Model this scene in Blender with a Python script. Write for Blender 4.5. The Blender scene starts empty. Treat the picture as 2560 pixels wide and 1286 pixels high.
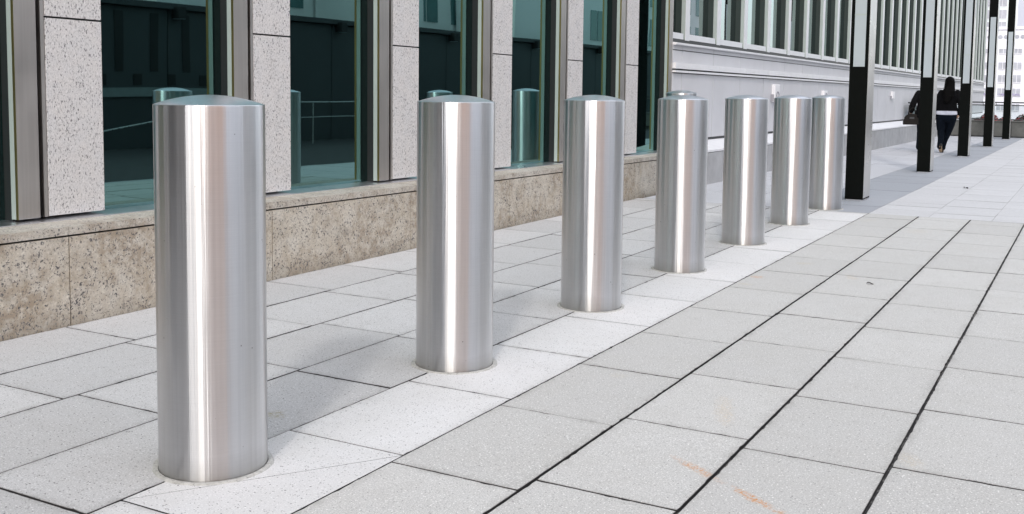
import bpy, bmesh, math, random
from mathutils import Vector, Matrix, noise
random.seed(7)
PI = math.pi
sc = bpy.context.scene
COL = sc.collection

# ------------------------------------------------------------------ helpers
class MB:
    """collects faces for ONE mesh object"""
    def __init__(s): s.v, s.f, s.t, s.tone, s.e = [], [], [], 0.5, {}
    def poly(s, pts):
        b = len(s.v); s.v += [tuple(p) for p in pts]; s.f.append(tuple(range(b, b+len(pts)))); s.t.append(s.tone)
    def box(s, x0, x1, y0, y1, z0, z1):
        b = len(s.v)
        s.v += [(x0,y0,z0),(x1,y0,z0),(x1,y1,z0),(x0,y1,z0),(x0,y0,z1),(x1,y0,z1),(x1,y1,z1),(x0,y1,z1)]
        for q in ((0,3,2,1),(4,5,6,7),(0,1,5,4),(1,2,6,5),(2,3,7,6),(3,0,4,7)):
            s.f.append(tuple(b+i for i in q)); s.t.append(s.tone)
    def prism_y(s, prof, y0, y1, n=1):
        """profile of (x,z) points, counter clockwise seen from -y, swept along y"""
        m = len(prof); b = len(s.v)
        for k in range(n+1):
            y = y0+(y1-y0)*k/n
            s.v += [(x, y, z) for x, z in prof]
        for k in range(n):
            for i in range(m):
                j = (i+1) % m
                s.f.append((b+k*m+i, b+k*m+j, b+(k+1)*m+j, b+(k+1)*m+i)); s.t.append(s.tone)
        s.f.append(tuple(b+i for i in range(m-1, -1, -1))); s.t.append(s.tone)
        s.f.append(tuple(b+n*m+i for i in range(m))); s.t.append(s.tone)
    def lathe(s, prof, n=64, cx=0, cy=0, jit=0):
        b = len(s.v); m = len(prof)
        for i in range(n):
            a = 2*PI*i/n
            for k, (r, z) in enumerate(prof):
                rr = r
                if jit and k > 0: rr += jit*noise.noise(Vector((math.cos(a)*3+cx*7, math.sin(a)*3+cy*7, 1.3)))
                s.v.append((cx+rr*math.cos(a), cy+rr*math.sin(a), z))
        for i in range(n):
            j = (i+1) % n
            for k in range(m-1):
                s.f.append((b+i*m+k, b+j*m+k, b+j*m+k+1, b+i*m+k+1)); s.t.append(s.tone)
    def tube(s, pts, r, n=8):
        pts = [Vector(p) for p in pts]; b = len(s.v); K = len(pts)
        rs = r if isinstance(r, (list, tuple)) else [r]*K
        for k, p in enumerate(pts):
            d = (pts[min(k+1, K-1)]-pts[max(k-1, 0)]).normalized()
            u = d.cross(Vector((0.13, 0.21, 1))).normalized(); w = d.cross(u)
            for i in range(n):
                a = 2*PI*i/n; s.v.append(tuple(p+(u*math.cos(a)+w*math.sin(a))*rs[k]))
        for k in range(K-1):
            for i in range(n):
                j = (i+1) % n
                s.f.append((b+k*n+i, b+k*n+j, b+(k+1)*n+j, b+(k+1)*n+i)); s.t.append(s.tone)
        s.f.append(tuple(b+i for i in range(n-1, -1, -1))); s.t.append(s.tone)
        s.f.append(tuple(b+(K-1)*n+i for i in range(n))); s.t.append(s.tone)
    def build(s, name, mat, parent=None, warp=None, smooth=False, bevel=0.0, origin=None):
        v = [warp(p) for p in s.v] if warp else s.v
        if origin is not None: v = [(p[0]-origin[0], p[1]-origin[1], p[2]-origin[2]) for p in v]
        me = bpy.data.meshes.new(name); me.from_pydata(v, [], s.f); me.update()
        at = me.attributes.new('tone', 'FLOAT', 'FACE')
        at.data.foreach_set('value', s.t)
        if s.e:
            ed = me.attributes.new('edge', 'FLOAT', 'POINT')
            for k, x in s.e.items(): ed.data[k].value = x
        if smooth:
            for p in me.polygons: p.use_smooth = True
        if isinstance(mat, (list, tuple)):
            for m in mat: me.materials.append(m)
        else: me.materials.append(mat)
        o = bpy.data.objects.new(name, me); COL.objects.link(o)
        if origin is not None: o.location = origin
        if parent: o.parent = parent
        if bevel:
            m = o.modifiers.new('bevel', 'BEVEL'); m.width = bevel; m.segments = 2; m.limit_method = 'ANGLE'
        return o

def tag(o, label=None, cat=None, group=None, kind=None):
    if label: o['label'] = label
    if cat: o['category'] = cat
    if group: o['group'] = group
    if kind: o['kind'] = kind
    return o
def empty(name, loc, label, cat, group=None, rz=0):
    o = bpy.data.objects.new(name, None); COL.objects.link(o); o.location = loc; o.rotation_euler = (0, 0, rz)
    o.empty_display_size = 0.2
    return tag(o, label, cat, group)
def kids(o): return [c for c in bpy.data.objects if c.parent == o]
def copy_tree(o, parent=None):
    c = o.copy(); COL.objects.link(c)
    if parent is not None: c.parent = parent
    for k in kids(o): copy_tree(k, c)
    return c

# ------------------------------------------------------------------ materials
class NT:
    def __init__(s, name):
        s.m = bpy.data.materials.new(name); s.m.use_nodes = True
        s.n = s.m.node_tree.nodes; s.l = s.m.node_tree.links
        s.b = s.n['Principled BSDF']; s.out = s.n['Material Output']
    def node(s, typ, **kw):
        n = s.n.new(typ)
        for k, v in kw.items():
            if k.startswith('i_'): n.inputs[k[2:].replace('_', ' ')].default_value = v
            else: setattr(n, k, v)
        return n
    def link(s, a, b): s.l.new(a, b)
    def coord(s, scale=(1,1,1), kind='Object', rnd=False):
        tc = s.node('ShaderNodeTexCoord'); mp = s.node('ShaderNodeMapping'); mp.inputs['Scale'].default_value = scale
        s.link(tc.outputs[kind], mp.inputs['Vector'])
        if rnd:
            oi = s.node('ShaderNodeObjectInfo'); ml = s.node('ShaderNodeMath', operation='MULTIPLY'); ml.inputs[1].default_value = 37.0
            s.link(oi.outputs['Random'], ml.inputs[0]); s.link(ml.outputs[0], mp.inputs['Location'])
        return mp.outputs[0]
    def noise(s, co, scale, detail=2, rough=.5, dist=0):
        n = s.node('ShaderNodeTexNoise'); n.inputs['Scale'].default_value = scale; n.inputs['Detail'].default_value = detail
        n.inputs['Roughness'].default_value = rough; n.inputs['Distortion'].default_value = dist
        s.link(co, n.inputs['Vector']); return n.outputs['Fac']
    def voro(s, co, scale, out='Distance', feature='F1', rand=1.0):
        n = s.node('ShaderNodeTexVoronoi'); n.inputs['Scale'].default_value = scale; n.feature = feature
        n.inputs['Randomness'].default_value = rand
        s.link(co, n.inputs['Vector']); return n.outputs[out]
    def ramp(s, fac, lo, hi, a=0.0, b=1.0):
        n = s.node('ShaderNodeMapRange'); n.inputs['From Min'].default_value = lo; n.inputs['From Max'].default_value = hi
        n.inputs['To Min'].default_value = a; n.inputs['To Max'].default_value = b; n.clamp = True
        s.link(fac, n.inputs['Value']); return n.outputs[0]
    def math(s, op, a, b):
        n = s.node('ShaderNodeMath', operation=op)
        for i, x in enumerate((a, b)):
            if isinstance(x, (int, float)): n.inputs[i].default_value = x
            else: s.link(x, n.inputs[i])
        return n.outputs[0]
    def mix(s, fac, a, b, blend='MIX'):
        n = s.node('ShaderNodeMix', data_type='RGBA', blend_type=blend)
        for sock, x in ((n.inputs[0], fac), (n.inputs[6], a), (n.inputs[7], b)):
            if isinstance(x, (int, float)): sock.default_value = x
            elif isinstance(x, (tuple, list)): sock.default_value = (*x[:3], 1)
            else: s.link(x, sock)
        return n.outputs[2]
    def attr(s, name):
        n = s.node('ShaderNodeAttribute'); n.attribute_name = name; return n.outputs['Fac']
    def set(s, **kw):
        for k, v in kw.items():
            k = k.replace('_', ' ')
            if isinstance(v, (int, float)): s.b.inputs[k].default_value = v
            elif isinstance(v, (tuple, list)): s.b.inputs[k].default_value = (*v[:3], 1)
            else: s.link(v, s.b.inputs[k])
        return s
    def bump(s, h, strength=.3, dist=.002):
        n = s.node('ShaderNodeBump'); n.inputs['Strength'].default_value = strength; n.inputs['Distance'].default_value = dist
        s.link(h, n.inputs['Height']); s.link(n.outputs[0], s.b.inputs['Normal'])

def simple(name, col, rough=.5, metal=0.0, var=.08, scale=6.0, spec=None):
    t = NT(name); co = t.coord()
    f = t.noise(co, scale, 4, .6)
    c = t.mix(t.ramp(f, .3, .7), [x*(1-var) for x in col], [min(1, x*(1+var)) for x in col])
    t.set(Base_Color=c, Roughness=rough, Metallic=metal)
    if spec is not None: t.set(Specular_IOR_Level=spec)
    return t.m

def granite(name, base, warm, flake=.55, stain=0.0, scale=1.0, stretch=(1, 1, .55)):
    t = NT(name); co = t.coord(stretch)
    cloud = t.noise(t.coord(), 9, 4, .6)
    c = t.mix(t.ramp(cloud, .35, .68), base, warm)
    fine = t.noise(co, 170*scale, 3, .6)
    c = t.mix(t.ramp(fine, .40, .62, 0, .35), c, [x*.62 for x in base])
    light = t.noise(co, 90*scale, 2, .5)
    c = t.mix(t.ramp(light, .56, .70, 0, .55), c, [min(.9, x*1.25) for x in base])
    if stain:
        st = t.noise(t.coord(), 3.1, 5, .62, .4); st2 = t.noise(t.coord(), 14, 4, .65)
        k = t.math('MULTIPLY', t.ramp(st, .42, .60), t.ramp(st2, .36, .58))
        sp = t.node('ShaderNodeSeparateXYZ'); t.link(t.coord(), sp.inputs[0])        # the brown staining dies out along the wall
        near = t.ramp(t.math('ADD', sp.outputs[1], t.math('MULTIPLY', t.noise(t.coord(), 1.2, 2, .5), 2.0)), 12.2, 15.5, 1, 0)
        c = t.mix(near, t.mix(.65, c, (.47, .465, .445)), c)
        k = t.math('MULTIPLY', k, t.math('MULTIPLY', near, stain)); c = t.mix(k, c, (.22, .15, .085))
        foot = t.ramp(t.math('ADD', sp.outputs[2], t.math('MULTIPLY', t.noise(t.coord(), 6, 4, .7), .16)), .04, .20, .5, 0); c = t.mix(foot, c, (.17, .14, .10))   # splash dirt at the foot
        bl = t.noise(t.coord((1, 1, .6)), 5.0, 5, .7); c = t.mix(t.ramp(bl, .60, .72, 0, .45), c, (.12, .115, .10))
    fl = t.noise(co, 105*scale, 3, .6, .7); clus = t.noise(co, 11*scale, 2, .5)
    th = t.math('ADD', fl, t.math('MULTIPLY', clus, .16))
    c = t.mix(t.ramp(th, .655, .72, 0, flake+.3), c, (.085, .08, .085))
    fl2 = t.noise(co, 120*scale, 2, .5, .4)
    c = t.mix(t.ramp(fl2, .60, .66, 0, flake*.75), c, (.15, .145, .15))
    t.set(Base_Color=c, Roughness=.62); t.bump(fine, .12, .001)
    return t.m

M = {}
M['granite'] = granite('grey_granite', (.64, .63, .625), (.67, .645, .625), .6)
M['granite_plinth'] = granite('beige_granite', (.60, .56, .49), (.53, .47, .38), .8, stain=.6, scale=.66, stretch=(1, 1, 1))
M['granite_cap'] = granite('beige_granite_cap', (.57, .54, .48), (.52, .475, .41), .65, stain=.5, scale=.8, stretch=(1, 1, 1))

def paving(name, base, dark, spread, speck, grain, stains=()):
    t = NT(name); co = t.coord(); tone = t.attr('tone')
    c = t.mix(tone, [x*(1-spread) for x in base], [min(.92, x*(1+spread)) for x in base])
    blot = t.noise(co, 2.6, 5, .62); c = t.mix(t.ramp(blot, .36, .70, 0, .34), c, dark)
    blot2 = t.noise(co, 11, 5, .68); c = t.mix(t.ramp(blot2, .48, .74, 0, .30), c, [x*.9 for x in dark])
    drip = t.noise(t.coord((1, .35, 1)), 7, 4, .7); c = t.mix(t.ramp(drip, .58, .72, 0, .16), c, [x*.74 for x in dark])
    g = t.noise(co, 210, 3, .7); c = t.mix(t.ramp(g, .36, .66, 0, grain*1.5), c, [x*.58 for x in base])
    g2 = t.noise(co, 130, 2, .6); c = t.mix(t.ramp(g2, .60, .67, 0, grain*1.6), c, [min(.93, x*1.3) for x in base])
    gv = t.voro(co, 1.9); gm = t.noise(co, 1.3, 1, .5)                                   # trodden gum and drip spots
    gd = t.math('ADD', gv, t.math('MULTIPLY', t.noise(co, 60, 2, .5), .02))
    c = t.mix(t.math('MULTIPLY', t.ramp(gd, .030, .042, .45, 0), t.ramp(gm, .5, .54)), c, [x*.62 for x in dark])
    for sc_, lo, r0_, r1_, amt in ((30, .56, .075, .13, 1.0), (52, .50, .11, .18, 1.0), (85, .46, .16, .24, .8)):       # dark aggregate of three sizes
        v = t.voro(co, sc_); big = t.noise(co, sc_*.63, 1, .5)
        k = t.math('MULTIPLY', t.ramp(v, r0_, r1_, 1, 0), t.ramp(big, lo, lo+.04))
        c = t.mix(t.math('MULTIPLY', k, speck*amt), c, (.10, .095, .10))
    ed = t.attr('edge'); en = t.noise(co, 16, 4, .7); en2 = t.noise(co, 3.2, 3, .6)             # dirt trodden in along the joints
    k = t.math('MULTIPLY', t.math('POWER', ed, 1.6), t.math('MULTIPLY', t.ramp(en, .35, .65), t.ramp(en2, .36, .62, .15, 1)))
    c = t.mix(t.math('MULTIPLY', k, .62), c, [x*.48 for x in dark])
    for (x, y, rx, ry, rot, amt, col) in stains:          # rust and dirt stains with a place and outline of their own
        mp = t.node('ShaderNodeMapping', vector_type='TEXTURE'); mp.inputs['Location'].default_value = (x, y, 0)
        mp.inputs['Rotation'].default_value = (0, 0, rot); mp.inputs['Scale'].default_value = (rx, ry, 1)
        tc = t.node('ShaderNodeTexCoord'); t.link(tc.outputs['Object'], mp.inputs['Vector'])
        ln = t.node('ShaderNodeVectorMath', operation='LENGTH')
        sep = t.node('ShaderNodeSeparateXYZ'); t.link(mp.outputs[0], sep.inputs[0])
        cmb = t.node('ShaderNodeCombineXYZ'); t.link(sep.outputs[0], cmb.inputs[0]); t.link(sep.outputs[1], cmb.inputs[1])
        t.link(cmb.outputs[0], ln.inputs[0])
        nz = t.noise(co, 70, 4, .7); nz2 = t.noise(co, 14, 3, .6)
        d = t.math('ADD', ln.outputs['Value'], t.math('MULTIPLY', t.math('SUBTRACT', nz2, .5), 1.5))
        k = t.math('MULTIPLY', t.ramp(d, .45, 1.0, 1, 0), t.ramp(nz, .42, .60))
        c = t.mix(t.math('MULTIPLY', k, amt), c, col)
    c = t.mix(t.ramp(tone, 0, -1, 0, 1), c, (.035, .034, .035))      # soil in the joints
    t.set(Base_Color=c, Roughness=.82, Specular_IOR_Level=.25)
    t.bump(t.noise(co, 320, 3, .6), .35, .0012)
    return t.m

RUST = (.56, .25, .07)
M['pave_left'] = paving('pale_concrete_paving', (.62, .62, .625), (.50, .49, .475), .13, 1.0, .5,
    stains=((-2.757, 3.056, .05, .06, .5, .7, (.33, .29, .17)),))
M['pave_strip'] = paving('white_terrazzo_paving', (.73, .73, .735), (.62, .61, .59), .05, .85, .36)
M['pave_grey'] = paving('grey_terrazzo_paving', (.63, .628, .615), (.52, .508, .475), .085, .6, .6,
    stains=((-.876, 3.182, .13, .028, -.57, 1.0, RUST), (-1.12, 3.335, .17, .030, -.57, .7, RUST), (-1.25, 4.03, .05, .22, .34, .26, (.6, .42, .2)),
            (-2.0, 7.10, .06, .07, 0, .6, RUST), (-1.99, 6.80, .06, .05, 0, .35, (.5, .4, .22)), (-1.851, 7.863, .07, .06, .3, .35, (.5, .4, .22)),
            (-1.427, 7.44, .05, .12, .4, .3, (.55, .42, .25)), (-1.82, 4.27, .06, .05, 0, .22, (.5, .42, .28)), (-1.4, 10.3, .12, .2, 0, .25, (.5, .42, .28)), (-.50, 3.80, .05, .10, .3, .25, (.5, .38, .2)), (-1.95, 10.9, .1, .14, 0, .2, (.5, .42, .28))))
M['pave_far'] = paving('light_granite_paving', (.64, .645, .66), (.58, .58, .6), .05, .4, .5)
M['pave_far_left'] = paving('blue_grey_granite_paving', (.56, .57, .60), (.50, .51, .54), .04, .2, .25)
M['pave_dark'] = paving('darkening_granite', (.10, .105, .11), (.08, .08, .085), .1, .1, .2)  # for the added dark paving out of view
M['pave_band'] = paving('dark_granite_band', (.365, .385, .42), (.33, .345, .38), .07, .15, .2)

def bed():
    t = NT('joint_sand'); co = t.coord()
    n = t.noise(co, 18, 4, .7); n2 = t.noise(co, 4.5, 3, .6)
    c = t.mix(t.ramp(t.math('MULTIPLY', n, n2), .25, .36), (.028, .027, .028), (.17, .165, .155))
    t.set(Base_Color=c, Roughness=.95); return t.m
M['bed'] = bed()
M['asphalt'] = simple('asphalt', (.11, .11, .115), .9)
M['gasket_green'] = simple('green_black_gasket', (.022, .034, .031), .5)
M['asphalt_dark'] = simple('dark_asphalt', (.045, .045, .048), .9, 0, .2, 8)
def mortar():
    t = NT('grey_mortar'); co = t.coord(rnd=True); f = t.noise(co, 32, 4, .7)
    c = t.mix(t.ramp(f, .3, .7), (.36, .36, .34), (.54, .54, .52)); c = t.mix(t.ramp(t.noise(co, 90, 3, .6), .55, .65, 0, .5), c, (.12, .115, .11))
    c = t.mix(t.ramp(t.attr('tone'), .2, -.6, 0, 1), c, (.05, .048, .044))
    t.set(Base_Color=c, Roughness=.9); t.bump(f, .5, .003); return t.m
M['mortar'] = mortar()
M['black_gap'] = simple('black_gasket', (.012, .013, .014), .6)

def planar_metal(name, base, rough, metal=1.0):
    t = NT(name); co = t.coord((1, 1, .02)); n = t.noise(co, 60, 3, .6)
    b = t.noise(t.coord(), 3, 3, .6)
    c = t.mix(t.ramp(n, .3, .7), [x*.93 for x in base], [min(1, x*1.04) for x in base])
    t.set(Base_Color=c, Metallic=metal, Roughness=t.ramp(b, .3, .7, rough*.85, rough*1.15)); return t.m
def brushed(name, base, rough, aniso):
    t = NT(name)
    ring = t.coord((2, 2, 260), rnd=True); n = t.noise(ring, 3.0, 3, .65)          # fine horizontal brushing
    tc = t.coord((1, 1, .012), rnd=True)
    wav = t.noise(tc, 34, 3, .6); wav2 = t.noise(tc, 13, 1, .5)                   # slight waviness running up the tube
    blot = t.noise(t.coord((1, 1, .35), rnd=True), 9, 4, .6)
    c = t.mix(t.ramp(n, .3, .7), [x*.95 for x in base], [min(1, x*1.03) for x in base])
    c = t.mix(t.ramp(t.noise(tc, 75, 3, .6), .40, .66, 0, .30), c, [x*.72 for x in base])  # faint drawing lines in the colour, also imitating reflected streaks
    c = t.mix(t.ramp(blot, .42, .75, 0, .16), c, [x*.72 for x in base])
    co = t.coord(rnd=True); v = t.voro(co, 26); g = t.noise(co, 17, 1, .5)
    c = t.mix(t.math('MULTIPLY', t.ramp(v, .05, .09, .8, 0), t.ramp(g, .60, .63)), c, (.16, .15, .14))
    oc = t.coord(); sp = t.node('ShaderNodeSeparateXYZ'); t.link(oc, sp.inputs[0])  # splash dirt just above the ground
    dirt = t.math('MULTIPLY', t.ramp(t.math('ADD', sp.outputs[2], t.math('MULTIPLY', blot, .12)), .04, .15, 1, 0), .5)
    c = t.mix(dirt, c, (.30, .29, .26))
    tan = t.node('ShaderNodeTangent'); tan.direction_type = 'RADIAL'; tan.axis = 'Z'
    t.set(Base_Color=c, Metallic=1.0, Roughness=t.ramp(blot, .3, .7, rough*.9, rough*1.12), Anisotropic=aniso)
    t.b.inputs['Anisotropic Rotation'].default_value = .25
    t.link(tan.outputs[0], t.b.inputs['Tangent'])
    h = t.math('ADD', t.math('MULTIPLY', wav, .0024), t.math('MULTIPLY', wav2, .0030))
    h = t.math('ADD', h, t.math('MULTIPLY', n, .00003))
    t.bump(h, .8, 1.0)
    return t.m
M['steel'] = brushed('brushed_stainless_steel', (.68, .68, .69), .31, .97)
M['steel_cap'] = planar_metal('brushed_cap_steel', (.72, .74, .80), .30)
M['mullion_steel'] = planar_metal('bronze_steel', (.53, .495, .465), .40)
M['edge_bronze'] = planar_metal('bronze_edge', (.36, .27, .12), .4)
M['alu_pale'] = simple('pale_grey_aluminium', (.42, .475, .455), .42, .15, .04)
M['alu_white'] = simple('white_grey_aluminium', (.72, .735, .755), .38, .1, .03)
M['flashing'] = planar_metal('zinc_flashing', (.80, .81, .84), .32)
M['panel'] = simple('pale_grey_panel', (.60, .605, .63), .48, 0, .05, 1.4)
M['panel_white'] = simple('white_sill', (.76, .765, .785), .4, 0, .04)
M['plinth_grey'] = simple('grey_stone_plinth', (.40, .405, .415), .5, 0, .16, 4)
M['frame_dark'] = simple('dark_frame', (.02, .022, .024), .4)
M['interior'] = simple('dark_interior', (.03, .055, .06), .8)

def glass(name, tint, gl, base):
    t = NT(name)
    g = t.node('ShaderNodeBsdfGlossy'); g.inputs['Roughness'].default_value = 0.012; g.inputs['Color'].default_value = (*gl, 1)
    tr = t.node('ShaderNodeBsdfTransparent'); tr.inputs['Color'].default_value = (*tint, 1)
    fr = t.node('ShaderNodeLayerWeight'); fr.inputs['Blend'].default_value = .30
    f = t.ramp(fr.outputs['Fresnel'], 0, 1, base, 1.0)
    # slight waviness of the panes
    n = t.noise(t.coord(), 1.1, 1, .5); bp = t.node('ShaderNodeBump'); bp.inputs['Strength'].default_value = .25; bp.inputs['Distance'].default_value = .004
    t.link(n, bp.inputs['Height']); t.link(bp.outputs[0], g.inputs['Normal'])
    mx = t.node('ShaderNodeMixShader'); t.link(f, mx.inputs[0]); t.link(tr.outputs[0], mx.inputs[1]); t.link(g.outputs[0], mx.inputs[2])
    t.link(mx.outputs[0], t.out.inputs['Surface']); return t.m
M['glass'] = glass('teal_window_glass', (.10, .20, .20), (.48, .86, .84), .29)
M['glass_far'] = glass('grey_window_glass', (.25, .32, .32), (.72, .84, .86), .42)
M['glass_clear'] = glass('clear_rail_glass', (.90, .93, .93), (.5, .55, .55), .03)
M['black_paint'] = simple('black_pillar_paint', (.004, .005, .0045), .5, 0, .1, 4, spec=.05)
M['pillar_side'] = planar_metal('dark_stainless', (.56, .56, .55), .30, .6)
M['lamp_glass'] = simple('frosted_lamp_glass', (.42, .475, .505), .4, 0, .03, 2)
M['rail'] = simple('dark_rail_paint', (.05, .055, .06), .4)
M['parapet'] = simple('weathered_concrete', (.115, .118, .112), .85, 0, .3, 3)
M['tower_white'] = simple('hazed_white_cladding', (.78, .78, .84), .7, 0, .03, .3)  # apartment wall kept pale in place of haze
M['tower_window'] = simple('hazed_far_window', (.40, .41, .46), .3, 0, .2, .6)  # fading by haze is put into this window colour
M['tower_pale'] = simple('pale_tower_cladding', (.70, .76, .76), .6, 0, .05, .2)
M['tower_grey'] = simple('lavender_grey_tower', (.52, .54, .62), .6, 0, .05, .2)
M['peach'] = simple('warm_stone_cladding', (.95, .52, .30), .7, 0, .03, .3)
M['white_stone'] = simple('white_stone_cladding', (.92, .92, .90), .6, 0, .03, .3)
M['blue_glass'] = simple('blue_grey_cladding', (.55, .60, .68), .25, .2, .06, .2)
M['dark_clad'] = simple('dark_cladding', (.055, .062, .066), .6, 0, .1, .5)
M['cloth_black'] = simple('black_wool', (.006, .006, .007), .9, 0, .2, 20, spec=.1)
M['denim'] = simple('dark_denim', (.005, .008, .014), .9, 0, .3, 40, spec=.1)
M['shirt'] = simple('white_shirt', (.72, .74, .84), .8, 0, .05, 20)
M['hair'] = simple('black_hair', (.0025, .0022, .0022), .6, 0, .3, 60, spec=.1)
M['skin'] = simple('skin', (.46, .29, .21), .55, 0, .06, 20)
M['leather'] = simple('dark_brown_leather', (.010, .008, .007), .5, 0, .3, 20, spec=.2)
M['shoe'] = simple('black_shoe', (.008, .008, .008), .35)
M['sole'] = simple('tan_sole', (.42, .30, .19), .7)
M['leafgreen'] = simple('dark_leaves', (.035, .055, .035), .7, 0, .4, 20)
M['redflower'] = simple('red_flowers', (.50, .012, .03), .7, 0, .4, 20)
M['purpleflower'] = simple('purple_flowers', (.40, .36, .52), .8, 0, .3, 5)
M['dryleaf'] = simple('dry_leaf', (.03, .025, .022), .8, 0, .3, 40)
M['white_plastic'] = simple('white_plastic', (.80, .80, .82), .35, 0, .03)
M['ring_grey'] = simple('grey_ring', (.30, .30, .33), .4)

# ------------------------------------------------------------------ levels
def gz(y): return 0.0 if y < 12 else -.007*(y-12)
def w1(p): return (p[0], p[1], p[2]-.007*p[1])                       # the first building runs level while the paving rises
def w2(p):
    x, y, z = p; return (x, y, z-.007*y+.0021*max(0, min(z, 2.6))*(y-13.6)*.9)
def wg(p): return (p[0], p[1], p[2]+gz(p[1]))

# ------------------------------------------------------------------ ground
def sheet(name, mat, x0, x1, prof):
    m = MB()
    for (ya, za), (yb, zb) in zip(prof, prof[1:]):
        m.poly([(x0, ya, za), (x1, ya, za), (x1, yb, zb), (x0, yb, zb)])
    return tag(m.build(name, mat), kind='structure')
m = MB()
for (ya, za), (yb, zb) in zip([(-60, -.013), (12, -.013), (39.3, -.013+gz(39.3))], [(12, -.013), (39.3, -.013+gz(39.3)), (40, -.013+gz(40))]):
    m.poly([(-60, ya, za), (.9, ya, za), (.9, yb, zb), (-60, yb, zb)]); m.poly([(.9, ya, za-.2), (60, ya, za-.2), (60, yb, zb-.2), (.9, yb, zb-.2)])
tag(m.build('ground', M['bed']), kind='structure')
sheet('road', M['asphalt'], -900, 900, [(40.2, -.9), (62, -3.6), (250, -4.0), (1500, -4.0)])
sheet('street', M['asphalt'], -900, 900, [(-900, -.06), (-60.1, -.06)])

def slab(m, x0, x1, y0, y1, gx0, gx1, gy, z=0.0, detail=True, follow=False, skew=None):
    """one paving slab with slightly worn, chipped edges"""
    x0 += gx0/2; x1 -= gx1/2; y0 += gy/2; y1 -= gy/2
    m.tone = random.random()
    tx, ty = random.uniform(-.0011, .0011), random.uniform(-.0008, .0008); dz = random.uniform(-.0008, .0006)
    def Z(x, y): return z+dz+tx*(x-x0)/(x1-x0)+ty*(y-y0)/(y1-y0)+(gz(y) if follow else 0)
    if not detail:
        m.poly([(x0, y0, Z(x0, y0)), (x1, y0, Z(x1, y0)), (x1, y1, Z(x1, y1)), (x0, y1, Z(x0, y1))]); return
    n = [max(2, int((x1-x0)/.028)), max(2, int((y1-y0)/.028))]
    out, inn = [], []
    cs = [(x0, y0), (x1, y0), (x1, y1), (x0, y1)]; nrm = [(0, 1), (-1, 0), (0, -1), (1, 0)]
    for e in range(4):
        a, b = cs[e], cs[(e+1) % 4]; nx, ny = nrm[e]; k = n[e % 2]
        for i in range(k):
            t = i/k; x = a[0]+(b[0]-a[0])*t; y = a[1]+(b[1]-a[1])*t
            chip = 0.0
            if i > 0:
                chip = .0012*random.random()
                if random.random() < .10: chip = random.uniform(.0015, .0055)
                o = chip; ix = chip+.0012+random.random()*.0012
                out.append((x+nx*o, y+ny*o)); inn.append((x+nx*ix, y+ny*ix))
            else:
                pn = nrm[(e+3) % 4]; r = random.uniform(.001, .004)
                out.append((x+(nx+pn[0])*r*.6, y+(ny+pn[1])*r*.6)); inn.append((x+(nx+pn[0])*(r+.001), y+(ny+pn[1])*(r+.001)))
    N = len(out)
    mx_, my_ = (x0+x1)/2, (y0+y1)/2; fx, fy = 1-.045/((x1-x0)/2), 1-.045/((y1-y0)/2)
    b = len(m.v); core = [(mx_+(x-mx_)*fx, my_+(y-my_)*fy) for x, y in inn]
    m.v += [(x, y, Z(x, y)) for x, y in inn]+[(x, y, Z(x, y)) for x, y in core]
    for i in range(N):
        j = (i+1) % N; m.e[b+i] = 1.0
        m.f.append((b+i, b+j, b+N+j, b+N+i)); m.t.append(m.tone)
    m.f.append(tuple(b+N+i for i in range(N))); m.t.append(m.tone)
    b = len(m.v)
    m.v += [(x, y, Z(x, y)) for x, y in inn]+[(x, y, Z(x, y)-.0014) for x, y in out]+[(x, y, Z(x, y)-.02) for x, y in out]
    for i in range(N):
        j = (i+1) % N
        m.f.append((b+N+i, b+N+j, b+j, b+i)); m.t.append(-.4)
        m.f.append((b+2*N+i, b+2*N+j, b+N+j, b+N+i)); m.t.append(-1)

K = [-4.711, -4.174, -3.630, -3.105, -2.581]
YE = 11.545
mleft = MB()
offs = [3.604, 2.758, 3.59, 2.80]      # a cross joint of each column between wall and bollards
P = .776
for c in range(4):
    k0 = int(math.floor((.4-offs[c])/P))
    y = offs[c]+k0*P
    while y < YE-.02:
        y1 = min(y+P+random.uniform(-.006, .006), YE)
        gxl = random.choice((.006, .007, .0085)) if c else .004
        slab(mleft, K[c], K[c+1], y, y1, gxl, random.choice((.006, .007, .0085)), random.choice((.005, .007, .0085)), detail=(y > 1.0))
        y = y1
tag(mleft.build('pavement', M['pave_left']), kind='structure')
mdk = MB()
for x0, x1 in zip(K, K[1:]):
    y = -9.5
    while y < -.2: slab(mdk, x0, x1, y, y+.776, .005, .005, .005, z=.0015, detail=False); y += .776
tag(mdk.build('darkening_paving', M['pave_dark']), kind='structure')  # unseen dark paving, added to darken what the bollards reflect
mst = MB(); y = 2.933-P*16
while y < YE-.02:
    y1 = min(y+P, YE)
    if abs(y-2.157) < .05:             # the slab cut on the skew in front of the first bollard
        xa, xb = -2.581+.003, -2.06-.0015
        for tri in ([(xa, y+.003), (xb, y+.003), (xb, y1-.004)], [(xa, y+.006), (xb-.003, y1-.003), (xa, y1-.003)]):
            mst.tone = random.random(); mst.poly([(a, b, 0) for a, b in tri])
            for i in range(3):
                p, q = tri[i], tri[(i+1) % 3]; mst.tone = -1; mst.poly([(q[0], q[1], 0), (p[0], p[1], 0), (p[0], p[1], -.02), (q[0], q[1], -.02)])
    else:
        slab(mst, -2.581, -2.06, y, y1, .0065, .005, random.choice((.004, .0055)), detail=(y > 1))
    y = y1
tag(mst.build('kerb_strip', M['pave_strip']), kind='structure')
mg = MB(); xs = [-2.06, -1.557, -1.057, -.557]
while xs[-1] < .2: xs.append(xs[-1]+.502)
xs.append(.795)
goff = [3.616, 3.727, 3.631, 3.712]
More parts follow.
